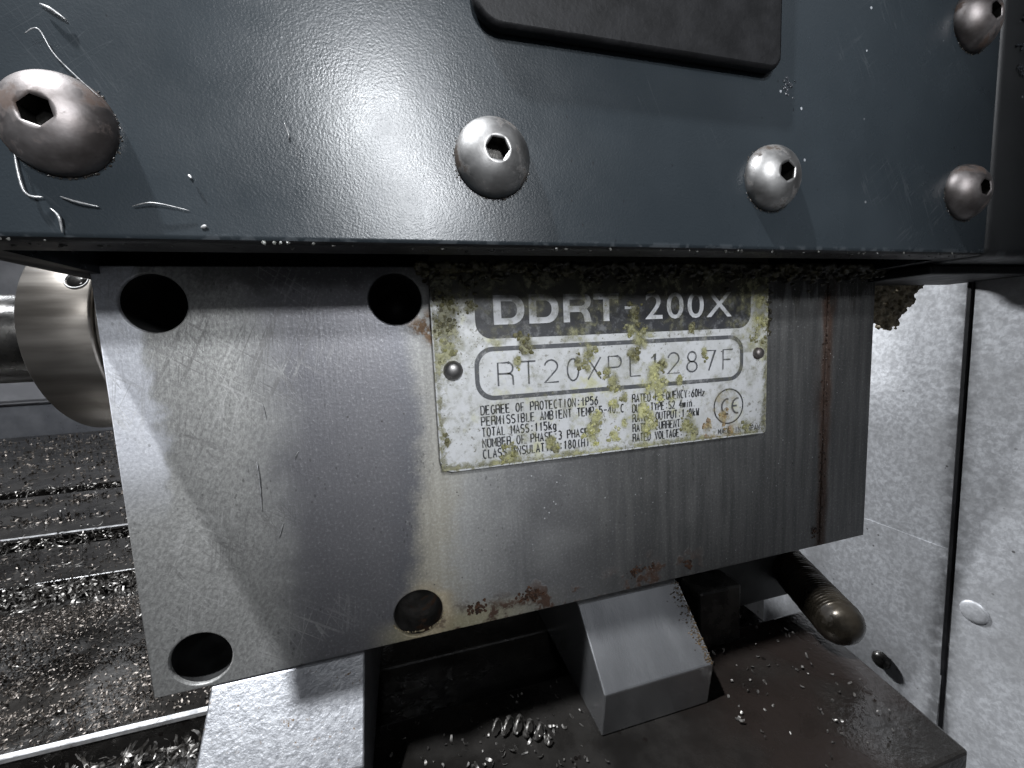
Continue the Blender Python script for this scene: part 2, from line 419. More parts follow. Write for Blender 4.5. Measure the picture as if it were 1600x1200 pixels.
def lathe_x(name, prof, cy, cz, seg=64):
    """prof: (x, r) list, revolved round the x axis through (cy, cz)"""
    v, f = [], []
    for x, r in prof:
        for k in range(seg):
            a = 2 * math.pi * k / seg; v.append((x, cy + r * math.cos(a), cz + r * math.sin(a)))
    for i in range(len(prof) - 1):
        for k in range(seg): f.append((i * seg + k, (i + 1) * seg + k, (i + 1) * seg + (k + 1) % seg, i * seg + (k + 1) % seg))
    f.append(tuple(range(seg))); f.append(tuple(range((len(prof) - 1) * seg + seg - 1, (len(prof) - 1) * seg - 1, -1)))
    return mesh(name, v, f)

ICO = None
def ico():
    global ICO
    if ICO is None:
        bm = bmesh.new(); bmesh.ops.create_icosphere(bm, subdivisions=1, radius=1)
        bm.verts.ensure_lookup_table()
        ICO = (np.array([v.co[:] for v in bm.verts]), np.array([[v.index for v in f.verts] for f in bm.faces])); bm.free()
    return ICO
def granules(name, C, R, squash, tints, jitter=.35):
    """many small crusty lumps in one mesh: C (n,3) centres, R (n,) radii, squash (3,) axis scale, tints (n,3)"""
    iv, jf = ico(); n = len(C); m = len(iv)
    V = iv[None] * (1 + jitter * rng.uniform(-1, 1, (n, m, 1)))
    ang = rng.uniform(0, 6.28, n); ca, sa = np.cos(ang), np.sin(ang)
    X = V[..., 0] * ca[:, None] - V[..., 2] * sa[:, None]; Z = V[..., 0] * sa[:, None] + V[..., 2] * ca[:, None]
    V = np.stack([X, V[..., 1], Z], -1) * R[:, None, None] * np.array(squash) + C[:, None]
    F = (jf[None] + (np.arange(n) * m)[:, None, None]).reshape(-1, 3)
    me = mesh(name, V.reshape(-1, 3), F)
    at = me.color_attributes.new('tint', 'FLOAT_COLOR', 'POINT')
    t = np.ones((n, m, 4)); t[..., :3] = np.array(tints)[:, None] ; at.data.foreach_set('color', t.reshape(-1))
    return me
def chips(name, C, L, Wd, curl, seg=5, flat=.4):
    """many curled shavings: each a bent strip"""
    n = len(C); s = np.linspace(-.5, .5, seg + 1)[None]
    cu = curl[:, None]; a = s * cu; rad = L[:, None] / np.maximum(cu, .05)
    px = rad * np.sin(a); pz = rad * (1 - np.cos(a))
    tw = rng.uniform(-.6, .6, (n, 1)) * s * 2
    wv = Wd[:, None] * (1 - 1.2 * s ** 2)
    ay, az = np.cos(tw) * wv / 2, np.sin(tw) * wv / 2
    A = np.stack([px, ay, pz + az], -1); B = np.stack([px, -ay, pz - az], -1)
    P = np.concatenate([A, B], 1)
    yaw = rng.uniform(0, 6.28, n); tilt = rng.normal(0, flat, n); rol = rng.normal(0, flat * 1.4, n)
    def R(ax, t):
        c, z = np.cos(t), np.sin(t); o = np.zeros((n, 3, 3)); i, j = [(1, 2), (0, 2), (0, 1)][ax]; o[:, ax, ax] = 1
        o[:, i, i] = c; o[:, j, j] = c; o[:, i, j] = -z; o[:, j, i] = z; return o
    Rm = R(2, yaw) @ R(1, tilt) @ R(0, rol)
    P = np.einsum('nij,nkj->nki', Rm, P) + C[:, None]
    m = 2 * (seg + 1); q = np.array([[i, i + 1, seg + 2 + i, seg + 1 + i] for i in range(seg)])
    F = (q[None] + (np.arange(n) * m)[:, None, None]).reshape(-1, 4)
    me = mesh(name, P.reshape(-1, 3), F)
    me.polygons.foreach_set('use_smooth', [True] * len(me.polygons))
    return me

# ------------------------------------------------------------------ setting
ZT = -0.030
def slab(name, y0, y1, z0=-.075):
    """table slab with a slightly skewed right end"""
    def xe(y): return .190 + (y + .001) * .21 if y < .05 else .2007
    v = []
    for z in (z0, ZT):
        v += [(-.70, y0, z), (xe(y0), y0, z), (xe(y1), y1, z), (-.70, y1, z)]
    f = [(0, 3, 2, 1), (4, 5, 6, 7), (0, 1, 5, 4), (1, 2, 6, 5), (2, 3, 7, 6), (3, 0, 4, 7)]
    bm = bmesh.new(); vs = [bm.verts.new(p) for p in v]
    for q in f: bm.faces.new([vs[i] for i in q])
    bmesh.ops.bevel(bm, geom=bm.edges[:], offset=.0008, segments=2, profile=.5, affect='EDGES')
    return from_bm(name, bm)
tb = link('machine_table', slab('machine_table', -.042, .0085), 'table'); tag(tb, kind='structure')
for y0, y1 in ((.0285, .106), (.132, .1765), (.197, .29), (.31, .62)):
    link('table_slab', slab('table_slab', y0, y1), 'table', tb)
for y, w in ((.0285, .0016), (.197, .0022)):
    link('slot_edge', box_me('slot_edge', -.70, .0115, y - .0002, y + w, ZT - .0012, ZT + .0003, .0002, 1), 'edge', tb)
link('slot_floor', box_me('slot_floor', -.70, .185, -.03, .60, -.070, -.0395, 0), 'slot', tb)
bd = link('machine_bed', box_me('machine_bed', -1.0, .9, -.6, 1.1, -.25, -.19, 0), 'bed'); tag(bd, kind='structure')
bw = link('back_wall', box_me('back_wall', -1.0, .9, .74, .76, -.19, .9, 0), 'backwall'); tag(bw, kind='structure')
rl = thing('guide_rail', (-.45, .63, -.03), 'long grey rail across the far end of the slotted table, behind the collar', 'rail')
link('rail_body', box_me('rail_body', -.70, .15, .624, .66, -.075, .014, .002), 'rail', rl)
link('rail_cap', box_me('rail_cap', -.70, .15, .618, .67, .019, .052, .003), 'backwall', rl)

# enclosure side wall of galvanised sheet, right
wl = thing('enclosure_wall', (.26, .003, -.19), 'mottled galvanised sheet metal wall with a dark seam, right of the steel block', 'wall')
link('rear_panel', prism_x('rear_panel', [(.0022, -.0178), (.30, -.0178), (.30, .5), (.0022, .5)], .2600, .2620, .0003), 'galv', wl)
# lower skirt folded outwards towards the bottom
v = [(.2597, .0022, -.0172), (.2597, .30, -.0172), (.2500, .30, -.19), (.2500, .0022, -.19)]
vv = v + [(a + .002, b, c) for a, b, c in v]
link('lower_skirt', mesh('lower_skirt', vv, [(0, 1, 2, 3), (7, 6, 5, 4), (0, 4, 5, 1), (1, 5, 6, 2), (2, 6, 7, 3), (3, 7, 4, 0)]), 'galv', wl)
link('front_panel', box_me('front_panel', .2572, .2590, -.22, .0012, -.19, .5, .0006, 1), 'galv', wl)
def dome(name, c, nrm, r, h, mat, parent, seg=28):
    n = Vector(nrm).normalized(); a = n.orthogonal().normalized(); b = n.cross(a); v, f = [], []
    rings = [(1.0, 0), (.98, .35), (.86, .66), (.62, .88), (.32, .98)]
    for q, z in rings:
        for k in range(seg):
            t = 2 * math.pi * k / seg; v.append(Vector(c) + (a * math.cos(t) + b * math.sin(t)) * r * q + n * h * z)
    v.append(Vector(c) + n * h)
    for i in range(len(rings) - 1):
        for k in range(seg): f.append((i * seg + k, i * seg + (k + 1) % seg, (i + 1) * seg + (k + 1) % seg, (i + 1) * seg + k))
    L = (len(rings) - 1) * seg
    for k in range(seg): f.append((L + k, L + (k + 1) % seg, len(v) - 1))
    return link(name, mesh(name, v, f), mat, parent, smooth=True)
link('seam_gap_strip', box_me('seam_gap_strip', .2568, .2600, .0012, .0030, -.19, .5, .0004, 1), 'black', wl)  # black strip added to stand for the dark gap at the seam
dome('rivet', (.2573, -.0055, -.0365), (-1, 0, 0), .0042, .0011, 'galv', wl)
sc = dome('screw', (.2555, .022, -.0775), (-1, 0, .05), .0036, .0028, 'darksteel', wl)

# ------------------------------------------------------------------ parallel blocks under the steel block
PR = [(0.040, -.0017), (.0000, -.0017), (-.0148, -.0165), (-.0127, ZT + .0001), (.040, ZT + .0001)]
b1 = link('parallel_block', prism_x('parallel_block', PR, .0108, .0434, .0004), 'parallel', loc=(.027, .01, ZT))
tag(b1, 'bright milled steel block with sloping front under the left end of the drilled steel block', 'steel block', 'chamfered blocks under the steel block')
b2 = link('parallel_block', prism_x('parallel_block', PR, .0999, .1324, .0004), 'parallel_dull', loc=(.116, .01, ZT))
tag(b2, 'grey steel block with sloping front and rusty corner, under the middle of the drilled block', 'steel block', 'chamfered blocks under the steel block')
C, Rr, T = [], [], []
for k in range(260):
    t = rng.uniform(0, 1); px = .1322 - abs(rng.normal(0, .0016)) * (1.2 - t * .5)
    C.append((px, -.0148 * t, -.0017 - .0148 * t + .0001)); Rr.append(rng.uniform(.0001, .0004)); T.append(np.array((.10, .065, .03)) * rng.uniform(.3, 1.3))
tag(link('rust', granules('rust', np.array(C), np.array(Rr), (1, .5, .6), T), 'grime', b2), 'brown crust along the right rim', kind='stuff')
b3 = link('stop_block', box_me('stop_block', .1430, .1590, .0030, .0130, ZT + .0001, -.0098, .0010), 'darksteel', loc=(.151, .008, ZT))
tag(b3, 'small square stop block in the shade behind the grey sloping block', 'steel block')

# ------------------------------------------------------------------ drilled steel block with nameplate
XR, ZTOP = .2074, .0905
rt = thing('rotary_table', (.10, .03, 0), 'drilled steel block of a rotary table with stained face and riveted nameplate', 'machine part')
holes = [(.0097, .0831, .0059), (.0568, .0831, .0059), (.0097, .0054, .0060), (.0568, .0054, .0060)]
outer = [(0, -.0016), (.1872, -.0004), (.1872, ZTOP), (0, ZTOP)]
tag(link('face_plate', plate_me('face_plate', [outer] + [circle(*h) for h in holes], 0, .034, .0003), 'steel', rt), 'ground steel face with four holes, rust along its lower edge')
tag(link('end_plate', plate_me('end_plate', [[(.18755, -.0004), (XR, -.0002), (XR, ZTOP), (.18755, ZTOP)]], .0, .034, .0003), 'steel', rt), 'dark steel end strip beyond the rusty seam')
link('body', box_me('body', .004, .203, .0345, .085, .001, .086, .001), 'darksteel', rt)
link('rear_blocker', box_me('rear_blocker', .046, .19, .050, .085, ZT + .0001, .002, .001), 'bed', rt)  # dark box added to keep lamp light from entering under the body
link('end_blocker', box_me('end_blocker', .1605, .1975, .0165, .085, ZT + .0001, -.0030, .001), 'bed', rt)  # dark box added to cover the bright patch below the block
for h in holes:  # added sleeves, dark to paint the shade inside; the fourth is rusty
    v, f = [], []
    for yy, rr in ((.0008, h[2] - .00004), (.0335, h[2] - .0001)):
        v += [(p[0], yy, p[1]) for p in circle(h[0], h[1], rr)]
    f = [(i, (i + 1) % 48, 48 + (i + 1) % 48, 48 + i) for i in range(48)] + [tuple(range(48, 96))]
    link('bore_shade_liner', mesh('bore_shade_liner', v, f), 'rusty' if h is holes[3] else 'bed', rt, smooth=True)
for h in (holes[3],):
    link('hole_plug', box_me('hole_plug', h[0] - .005, h[0] + .005, .022, .030, h[1] - .006, h[1] + .001, .001), 'darksteel', rt)

NF = -.0030                                          # front of the nameplate
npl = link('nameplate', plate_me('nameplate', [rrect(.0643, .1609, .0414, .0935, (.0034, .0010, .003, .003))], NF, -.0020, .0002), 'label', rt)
tag(npl, 'white nameplate with black print, splashed with yellow-green grime')
link('backing', plate_me('backing', [rrect(.0652, .1600, .0424, .0925, .003)], -.0020, -.0001), 'black', npl)
def flat(name, loops, mat, lift=.00006, parent=npl): return link(name, plate_me(name, loops, NF - lift, NF - lift + .00003), mat, parent)
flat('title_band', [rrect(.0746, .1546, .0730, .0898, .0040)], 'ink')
flat('serial_frame', [rrect(.0738, .1522, .0581, .0711, .0046), rrect(.0749, .1511, .0592, .0700, .0037)], 'grey_ink')
def text(name, body, x0, x1, z0, z1, mat, bold=0.0, lift=.00012, space=1.0):
    c = bpy.data.curves.new(name, 'FONT'); c.body = body; c.size = 1; c.offset = bold; c.resolution_u = 4; c.space_character = space
    me = curve_me(c, name)
    co = np.array([v.co[:] for v in me.vertices]); lo, hi = co.min(0), co.max(0)
    me.transform(Matrix.Translation((x0, NF - lift, z0)) @ Matrix.Diagonal(((x1 - x0) / (hi[0] - lo[0]), 1, (z1 - z0) / (hi[2] - lo[2]), 1)) @ Matrix.Translation((-lo[0], -lo[1], -lo[2])))
    return link(name, me, mat, npl)
w_ = .00165
for a, b in ((.0791, .0868), (.0880, .0957)):
    flat('title_letter', [rrect(a, b, .0763, .0833, (.00002, .0032, .0032, .00002)), rrect(a + w_ * 1.15, b - w_ * 1.1, .0763 + w_ * .9, .0833 - w_ * .9, (.00002, .0018, .0018, .00002))], 'white_ink', .00012)
flat('title_letter', [[(.0970, .0763), (.0987, .0763), (.0987, .0788), (.1018, .0788), (.1024, .0780), (.1028, .0763), (.1046, .0763), (.1041, .0785), (.1034, .0795), (.1043, .0804), (.1046, .0814), (.1043, .0825), (.1036, .0831), (.1025, .0833), (.0970, .0833)],
                      [(.0987, .0803), (.0987, .0819), (.1020, .0819), (.1027, .0816), (.1029, .0811), (.1027, .0806), (.1020, .0803)]], 'white_ink', .00012)
flat('title_letter', [[(.1080, .0763), (.1097, .0763), (.1097, .0818), (.1124, .0818), (.1124, .0833), (.1053, .0833), (.1053, .0818), (.1080, .0818)]], 'white_ink', .00012)
text('title_dash', '-', .1142, .1172, .0792, .0799, 'white_ink')
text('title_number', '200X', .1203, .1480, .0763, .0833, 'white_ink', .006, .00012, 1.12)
# engraved serial number, single stroke letters
def arc(cx, cz, rx, rz, a0, a1, n=10): return [(cx + rx * math.cos(math.radians(a0 + (a1 - a0) * i / n)), cz + rz * math.sin(math.radians(a0 + (a1 - a0) * i / n))) for i in range(n + 1)]
G = {'R': [[(0, 0), (0, 1), (.62, 1)] + arc(.62, .76, .3, .24, 90, -90, 8) + [(0, .52)], [(.55, .52)] + arc(.6, .36, .3, .16, 90, 0, 4) + [(.92, 0)]],
     'T': [[(.0, 1), (.9, 1)], [(.45, 1), (.45, 0)]],
     '2': [arc(.45, .72, .42, .28, 170, -35, 10) + [(.02, 0), (.92, 0)]],
     '0': [arc(.45, .5, .38, .5, 0, 360, 18)],
     'X': [[(0, 0), (.9, 1)], [(0, 1), (.9, 0)]],
     'P': [[(0, 0), (0, 1), (.6, 1)] + arc(.6, .74, .3, .26, 90, -90, 8) + [(0, .48)]],
     'L': [[(.1, 1), (.1, 0), (.85, 0)]], '1': [[(.2, .8), (.48, 1), (.48, 0)]],
     '8': [arc(.45, .75, .33, .25, 270, -90, 14), arc(.45, .26, .40, .26, 90, 450, 14)],
     '7': [[(0, 1), (.88, 1), (.35, 0)]], 'F': [[(.08, 0), (.08, 1), (.88, 1)], [(.08, .5), (.7, .5)]]}
def strokes(name, lines, w, mat, lift=.00012, parent=npl):
    v, f = [], []; y = NF - lift
    for L in lines:
        n = len(L); i0 = len(v)
        for i, p in enumerate(L):
            p = Vector(p); a = Vector(L[max(i - 1, 0)]); b = Vector(L[min(i + 1, n - 1)])
            t = (b - a).normalized(); nn = Vector((-t.y, t.x)) * w / 2
            if 0 < i < n - 1:
                d1 = (p - a).normalized(); k = max(.55, abs(t.dot(d1))); nn /= k
            v += [(p.x + nn.x, y, p.y + nn.y), (p.x - nn.x, y, p.y - nn.y)]
        for i in range(n - 1):
            a = i0 + 2 * i; f.append((a, a + 1, a + 3, a + 2))
    return link(name, mesh(name, v, f), mat, parent)
x = .0795; adv = (.1490 - .0795 + .0018) / 12
for i, ch in enumerate('RT20XPL1287F'):
    x0 = .0795 + i * adv; sx = .0041; sz = .0056; z0 = .0615
    strokes('serial_letter', [[(x0 + p[0] * sx, z0 + p[1] * sz) for p in L] for L in G[ch]], .00042, 'grey_ink')
G.update({'D': [[(0, 0), (0, 1), (.5, 1)] + arc(.45, .5, .5, .5, 80, -80, 8) + [(.5, 0), (0, 0)]], 'E': [[(.9, 1), (0, 1), (0, 0), (.9, 0)], [(0, .53), (.75, .53)]],
  'G': [arc(.5, .5, .48, .5, 55, 320, 12) + [(.95, .2), (.95, .48), (.55, .48)]], 'O': [arc(.48, .5, .46, .5, 90, 450, 16)], 'C': [arc(.5, .5, .48, .5, 55, 305, 12)],
  'I': [[(.5, 0), (.5, 1)]], 'N': [[(0, 0), (0, 1), (.9, 0), (.9, 1)]], 'M': [[(0, 0), (0, 1), (.47, .35), (.94, 1), (.94, 0)]], 'S': [arc(.47, .76, .42, .24, 30, 250, 8) + arc(.47, .26, .45, .26, 80, -150, 8)],
  'B': [[(0, 0), (0, 1), (.5, 1)] + arc(.5, .76, .35, .24, 90, -90, 6) + [(0, .52)], [(.5, .52)] + arc(.5, .26, .42, .26, 90, -90, 6) + [(0, 0)]],
  'A': [[(0, 0), (.46, 1), (.92, 0)], [(.16, .33), (.76, .33)]], 'U': [[(0, 1), (0, .3)] + arc(.46, .3, .46, .3, 180, 360, 8) + [(.92, 1)]], 'H': [[(0, 0), (0, 1)], [(.9, 0), (.9, 1)], [(0, .52), (.9, .52)]],
  'Q': [arc(.48, .5, .46, .5, 90, 450, 16), [(.55, .3), (.98, -.05)]], 'Y': [[(0, 1), (.46, .5), (.92, 1)], [(.46, .5), (.46, 0)]], 'V': [[(0, 1), (.46, 0), (.92, 1)]], 'W': [[(0, 1), (.25, 0), (.48, .7), (.7, 0), (.95, 1)]],
  'J': [[(.8, 1), (.8, .25)] + arc(.42, .25, .38, .25, 0, -170, 6)], '5': [[(.85, 1), (.1, 1), (.05, .55)] + arc(.42, .32, .44, .32, 110, -150, 10)], '6': [[(.75, 1), (.15, .5)] + arc(.46, .3, .42, .3, 150, -210, 14)],
  '3': [arc(.42, .76, .42, .24, 140, -80, 8) + arc(.42, .27, .46, .27, 80, -145, 8)], '4': [[(.7, 0), (.7, 1), (0, .3), (.95, .3)]], ':': [[(.3, .70), (.7, .70)], [(.3, .18), (.7, .18)]], '.': [[(.42, .05), (.6, .05)]], '-': [[(.05, .48), (.9, .48)]],
  'k': [[(.1, 0), (.1, 1)], [(.8, .65), (.1, .25)], [(.35, .4), (.85, 0)]], 'g': [arc(.42, .32, .36, .32, 20, 340, 10), [(.8, .65), (.8, -.1)] + arc(.45, -.1, .35, .18, 0, -150, 5)], 'z': [[(.05, .65), (.8, .65), (.05, 0), (.85, 0)]],
  'm': [[(0, 0), (0, .65), (.4, .6), (.47, 0)], [(.47, .6), (.9, .6), (.94, 0)]], 'i': [[(.5, 0), (.5, .65)], [(.42, .88), (.58, .88)]], 'n': [[(.05, 0), (.05, .65), (.6, .65), (.85, .45), (.85, 0)]],
  '(': [arc(.9, .5, .5, .65, 130, 230, 6)], ')': [arc(.1, .5, .5, .65, 50, -50, 6)], '\u00b0': [arc(.4, .85, .25, .15, 0, 360, 8)], ' ': []})
def print_line(body, x0, x1, z0, h=.00212, w=.00033):
    adv = (x1 - x0) / (len(body) - .2); gw = adv * .74
    strokes('print_line', [[(x0 + i * adv + p[0] * gw, z0 + p[1] * h) for p in L] for i, ch in enumerate(body) for L in G[ch]], w, 'ink')
Lc = [('DEGREE OF PROTECTION:IP56', .1060), ('PERMISSIBLE AMBIENT TEMP:5-40\u00b0C', .1136), ('TOTAL MASS:115kg', .0942), ('NUMBER OF PHASE:3 PHASE', .1030), ('CLASS INSULATION:180(H)', .1032)]
for i, (t_, xe) in enumerate(Lc): print_line(t_, .0748, xe, .0548 - i * .00272)
Rc = [('RATED FREQUENCY:60Hz', .1391), ('DUTY TYPE:S2 4min.', .1360), ('RATED OUTPUT:1.0kW', .1372), ('RATED CURRENT:8', .1333), ('RATED VOLTAGE:', .1318)]
for i, (t_, xe) in enumerate(Rc): print_line(t_, .1161, xe, .0544 - i * .0027)
print_line('MADE IN JAPAN', .1438, .1586, .0428, .0015, .0002)
CC = (.1473, .0507)
flat('emblem_ring', [circle(*CC, .0052, 40), circle(*CC, .0048, 40)], 'ink')
strokes('emblem', [arc(CC[0] - .0005, CC[1], .0019, .0022, 80, 280, 10), arc(CC[0] + .0031, CC[1], .0019, .0022, 80, 280, 10), [(CC[0] + .0014, CC[1]), (CC[0] + .0028, CC[1])]], .00055, 'grey_ink')
dome('rivet', (.0687, NF, .0660), (0, -1, 0), .0023, .0019, 'bolt', npl)
dome('rivet', (.1573, NF, .0655), (0, -1, 0), .0017, .0015, 'bolt_dirty', npl)
# yellow-green grime crusted onto the nameplate
TINT = [(.06, .052, .028), (.13, .12, .045), (.27, .26, .11), (.46, .45, .19), (.36, .26, .12)]
CL = [(0.0674,0.0763,0.00479,1),(0.0684,0.0807,0.00422,1),(0.0671,0.0837,0.00383,0),(0.0869,0.0705,0.00268,1),(0.0863,0.0718,0.00192,1),(0.0845,0.0672,0.00153,2),(0.1006,0.0663,0.00153,1),(0.1037,0.0682,0.00268,2),(0.1032,0.0645,0.00153,2),(0.1105,0.0601,0.0023,2),(0.1166,0.0671,0.0023,1),(0.1158,0.0738,0.00192,2),(0.1168,0.078,0.00268,1),(0.1186,0.0712,0.00307,2),(0.1228,0.0607,0.00383,3),(0.1244,0.0588,0.00345,3),(0.1305,0.0593,0.00153,2),(0.1254,0.064,0.00192,1),(0.105,0.0509,0.00268,3),(0.104,0.0476,0.00268,3),(0.1046,0.0492,0.0023,2),(0.1136,0.0561,0.00153,2),(0.1107,0.0547,0.00153,3),(0.1193,0.0522,0.0023,3),(0.1213,0.0493,0.00268,3),(0.1203,0.0468,0.0023,3),(0.1336,0.0464,0.00307,2),(0.1357,0.0443,0.0023,2),(0.14,0.0457,0.00192,4),(0.1455,0.048,0.0023,4),(0.1573,0.0806,0.00268,2),(0.1586,0.075,0.00307,2),(0.1568,0.0714,0.0023,2),(0.1587,0.0686,0.00153,1),(0.0821,0.0438,0.00268,2),(0.0803,0.0427,0.00153,2),(0.0923,0.0459,0.00192,2),(0.094,0.0444,0.00153,2),(0.0662,0.0491,0.00153,1),(0.1346,0.0735,0.00172,1),(0.1388,0.0668,0.00153,2),(0.1135,0.0492,0.00153,3),(0.1105,0.046,0.00153,3),(0.1087,0.0633,0.00153,2),(0.1478,0.0436,0.00192,4),(0.1535,0.0438,0.00153,2),(0.0678,0.0711,0.0023,2),(0.0736,0.0806,0.00192,1),(0.0662,0.069,0.00153,2),(0.1223,0.0475,0.00192,2)]
C, Rr, T = [], [], []
for (cx, cz, r, c) in CL:
    subs = [(0, 0, 1.0)] + [(rng.normal(0, .5) * r, rng.normal(0, .65) * r, rng.uniform(.35, .7)) for _ in range(3)]
    for k in range(int(22 + 90 * (r / .003) ** 2)):
        ox, oz, q = subs[rng.integers(0, 4)]
        d = abs(rng.normal(0, .40)) * r * q; a = rng.uniform(0, 6.28)
        px, pz = cx + ox + d * math.cos(a), cz + oz + d * 1.2 * math.sin(a)
        if not (.0648 < px < .1606 and pz > .0418): continue
        C.append((px, NF - .0001, pz)); Rr.append(min(.0007, .00009 + .00022 * rng.exponential(1)) * (1.25 - .5 * min(1, d / r)))
        T.append(np.array(TINT[c]) * rng.uniform(.55, 1.4) * np.array([1, 1, rng.uniform(.8, 1.6)]))
for k in range(700):                                  # loose specks and the crust along the rim
    if k < 280: px, pz = rng.uniform(.065, .1605), .0418 + abs(rng.normal(0, .0012))
    elif k < 380: px, pz = .0648 + abs(rng.normal(0, .0014)), rng.uniform(.042, .085)
    elif k < 470: px, pz = .1605 - abs(rng.normal(0, .0012)), rng.uniform(.042, .085)
    else: px, pz = rng.uniform(.066, .160), rng.uniform(.043, .088)
    if pz > .09: continue
    C.append((px, NF - .00005, pz)); Rr.append(rng.uniform(.00007, .00022)); T.append(np.array(TINT[rng.choice([0, 1, 2, 2, 3])]) * rng.uniform(.6, 1.3))
# soft smeared film of the same grime, over print and plate
nx, nz = 300, 150; gx = np.linspace(.0646, .1606, nx); gz = np.linspace(.0420, .0905, nz); X, Z = np.meshgrid(gx, gz)
def fnoise(sc, ph): return .5 + .25 * (np.sin(X * sc + ph + 2 * np.sin(Z * sc * .7 + ph)) + np.sin(Z * sc * 1.3 - ph * 2 + 1.7 * np.sin(X * sc * .9 + 1)))
dens = np.zeros_like(X); tint = np.zeros(X.shape + (3,)) + 1e-3 * np.array((.16, .15, .085)); wsum = np.zeros_like(X) + 1e-3
for (cx, cz, r, c) in CL:
    wgt = np.exp(-(((X - cx) / (r * .85)) ** 2 + ((Z - cz) / (r * 1.15)) ** 2)); dens = np.maximum(dens, wgt)
    tint += wgt[..., None] * np.array(TINT[c]); wsum += wgt
tint /= wsum[..., None]
edge = np.maximum.reduce([np.exp(-((Z - .042) / .0016) ** 2), .8 * np.exp(-((X - .0648) / .0018) ** 2), .9 * np.exp(-((X - .1605) / .0022) ** 2), 1.0 / (1 + np.exp(-(Z - .0855 + .0025 * np.sin(X * 500) + .0015 * np.sin(X * 1310)) / .0009))])
dens = np.clip(np.maximum.reduce([dens * 1.08, edge * .80, .30 + .25 * (fnoise(210, .4) - .5), .62 * np.exp(-((X - .1545) / .009) ** 2) * (Z > .066), .60 * (Z > .0715) * fnoise(330, 1.3)]), 0, 1)
v = np.stack([X, np.full_like(X, NF - .00022), Z], -1).reshape(-1, 3)
f = [(j * nx + i, j * nx + i + 1, (j + 1) * nx + i + 1, (j + 1) * nx + i) for j in range(nz - 1) for i in range(nx - 1)]
me = mesh('grime_film', v, f); at = me.color_attributes.new('tint', 'FLOAT_COLOR', 'POINT')
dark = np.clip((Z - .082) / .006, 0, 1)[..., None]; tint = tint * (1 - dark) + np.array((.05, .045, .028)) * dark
at.data.foreach_set('color', np.concatenate([tint, dens[..., None]], -1).reshape(-1))
k = NT('grime_film'); at = k.n('ShaderNodeAttribute', attribute_name='tint')
fn = k.noise(560, 5, .7); lump = k.noise(170, 4, .6)
al = k.ss(k.math('ADD', at.outputs['Alpha'], k.math('MULTIPLY', k.math('SUBTRACT', k.math('ADD', fn, k.math('MULTIPLY', lump, .8)), .9), 1.35)), .24, 1.10)
col = k.mix(k.ss(fn, .35, .65), k.mix(.55, at.outputs['Color'], (.03, .03, .012)), k.mix(.25, at.outputs['Color'], (.75, .74, .5)))
k.out(col, .42, 0.0, k.bump(fn, .5, .0006), Alpha=k.math('MULTIPLY', al, .88)); M['film'] = k.m
tag(link('grime_film', me, 'film', npl), 'smeared yellow-green grime film over the print', kind='stuff')
sel = rng.uniform(0, 1, len(C)) < .75; C = [c for c, q in zip(C, sel) if q]; Rr = [c * .7 for c, q in zip(Rr, sel) if q]; T = [c for c, q in zip(T, sel) if q]
tag(link('grime', granules('grime', np.array(C), np.array(Rr), (1, .55, 1), T), 'grime', npl), 'yellow-green crusted grime on the white label', kind='stuff')

# wet dark sludge packed along the top of the block under the cover
C, Rr, T = [], [], []
for k in range(2600):
    px = rng.uniform(.062, .205); env = .5 + .5 * math.sin(px * 310) * math.sin(px * 127 + 1) + .4 * math.sin(px * 790)
    drop = abs(rng.normal(0, 1)) * (.0011 + .0016 * max(0, env))
    C.append((px, rng.uniform(-.0055, -.0005), .0905 - drop)); Rr.append(rng.uniform(.0003, .0011) * (1 - .4 * min(1, drop / .006)))
    T.append(np.array([(.02, .018, .012), (.04, .034, .018), (.075, .068, .030)][rng.choice([0, 0, 1, 2])]) * rng.uniform(.6, 1.3))
for k in range(420):                                  # crust right of the label
    pz = rng.uniform(.070, .089); px = .1600 + abs(rng.normal(0, .0012))
    C.append((px, rng.uniform(-.003, -.0003), pz)); Rr.append(rng.uniform(.0002, .0006)); T.append(np.array((.09, .08, .045)) * rng.uniform(.4, 1.3))
k = NT('sludge_mass'); q1 = k.noise(330, 5, .65); q2 = k.noise(90, 3)
k.out(k.mix(k.ss(q2, .4, .65), k.mix(k.ss(q1, .35, .65), (.012, .011, .008), (.035, .031, .019)), k.mix(k.ss(q1, .35, .65), (.022, .019, .011), (.095, .085, .042))), k.lin(q1, .3, .7, .22, .6), 0.0, k.bump(q1, .6, .0006)); M['mass'] = k.m
k = NT('sludge_flake'); q1 = k.noise(300, 5, .7)
k.out(k.mix(k.ss(q1, .35, .65), (.10, .082, .052), (.32, .27, .18)), .6, 0.0, k.bump(q1, .7, .0006)); M['flake'] = k.m
def remesh(o, size):
    m = o.modifiers.new('remesh', 'REMESH'); m.mode = 'VOXEL'; m.voxel_size = size; m.use_smooth_shade = True
    return o
tag(link('sludge', granules('sludge', np.array(C), np.array(Rr), (1.2, 1, .8), T), 'mass', rt), 'dark wet sludge along the top edge of the block', kind='stuff'); remesh(COL.objects[-1], .00028)
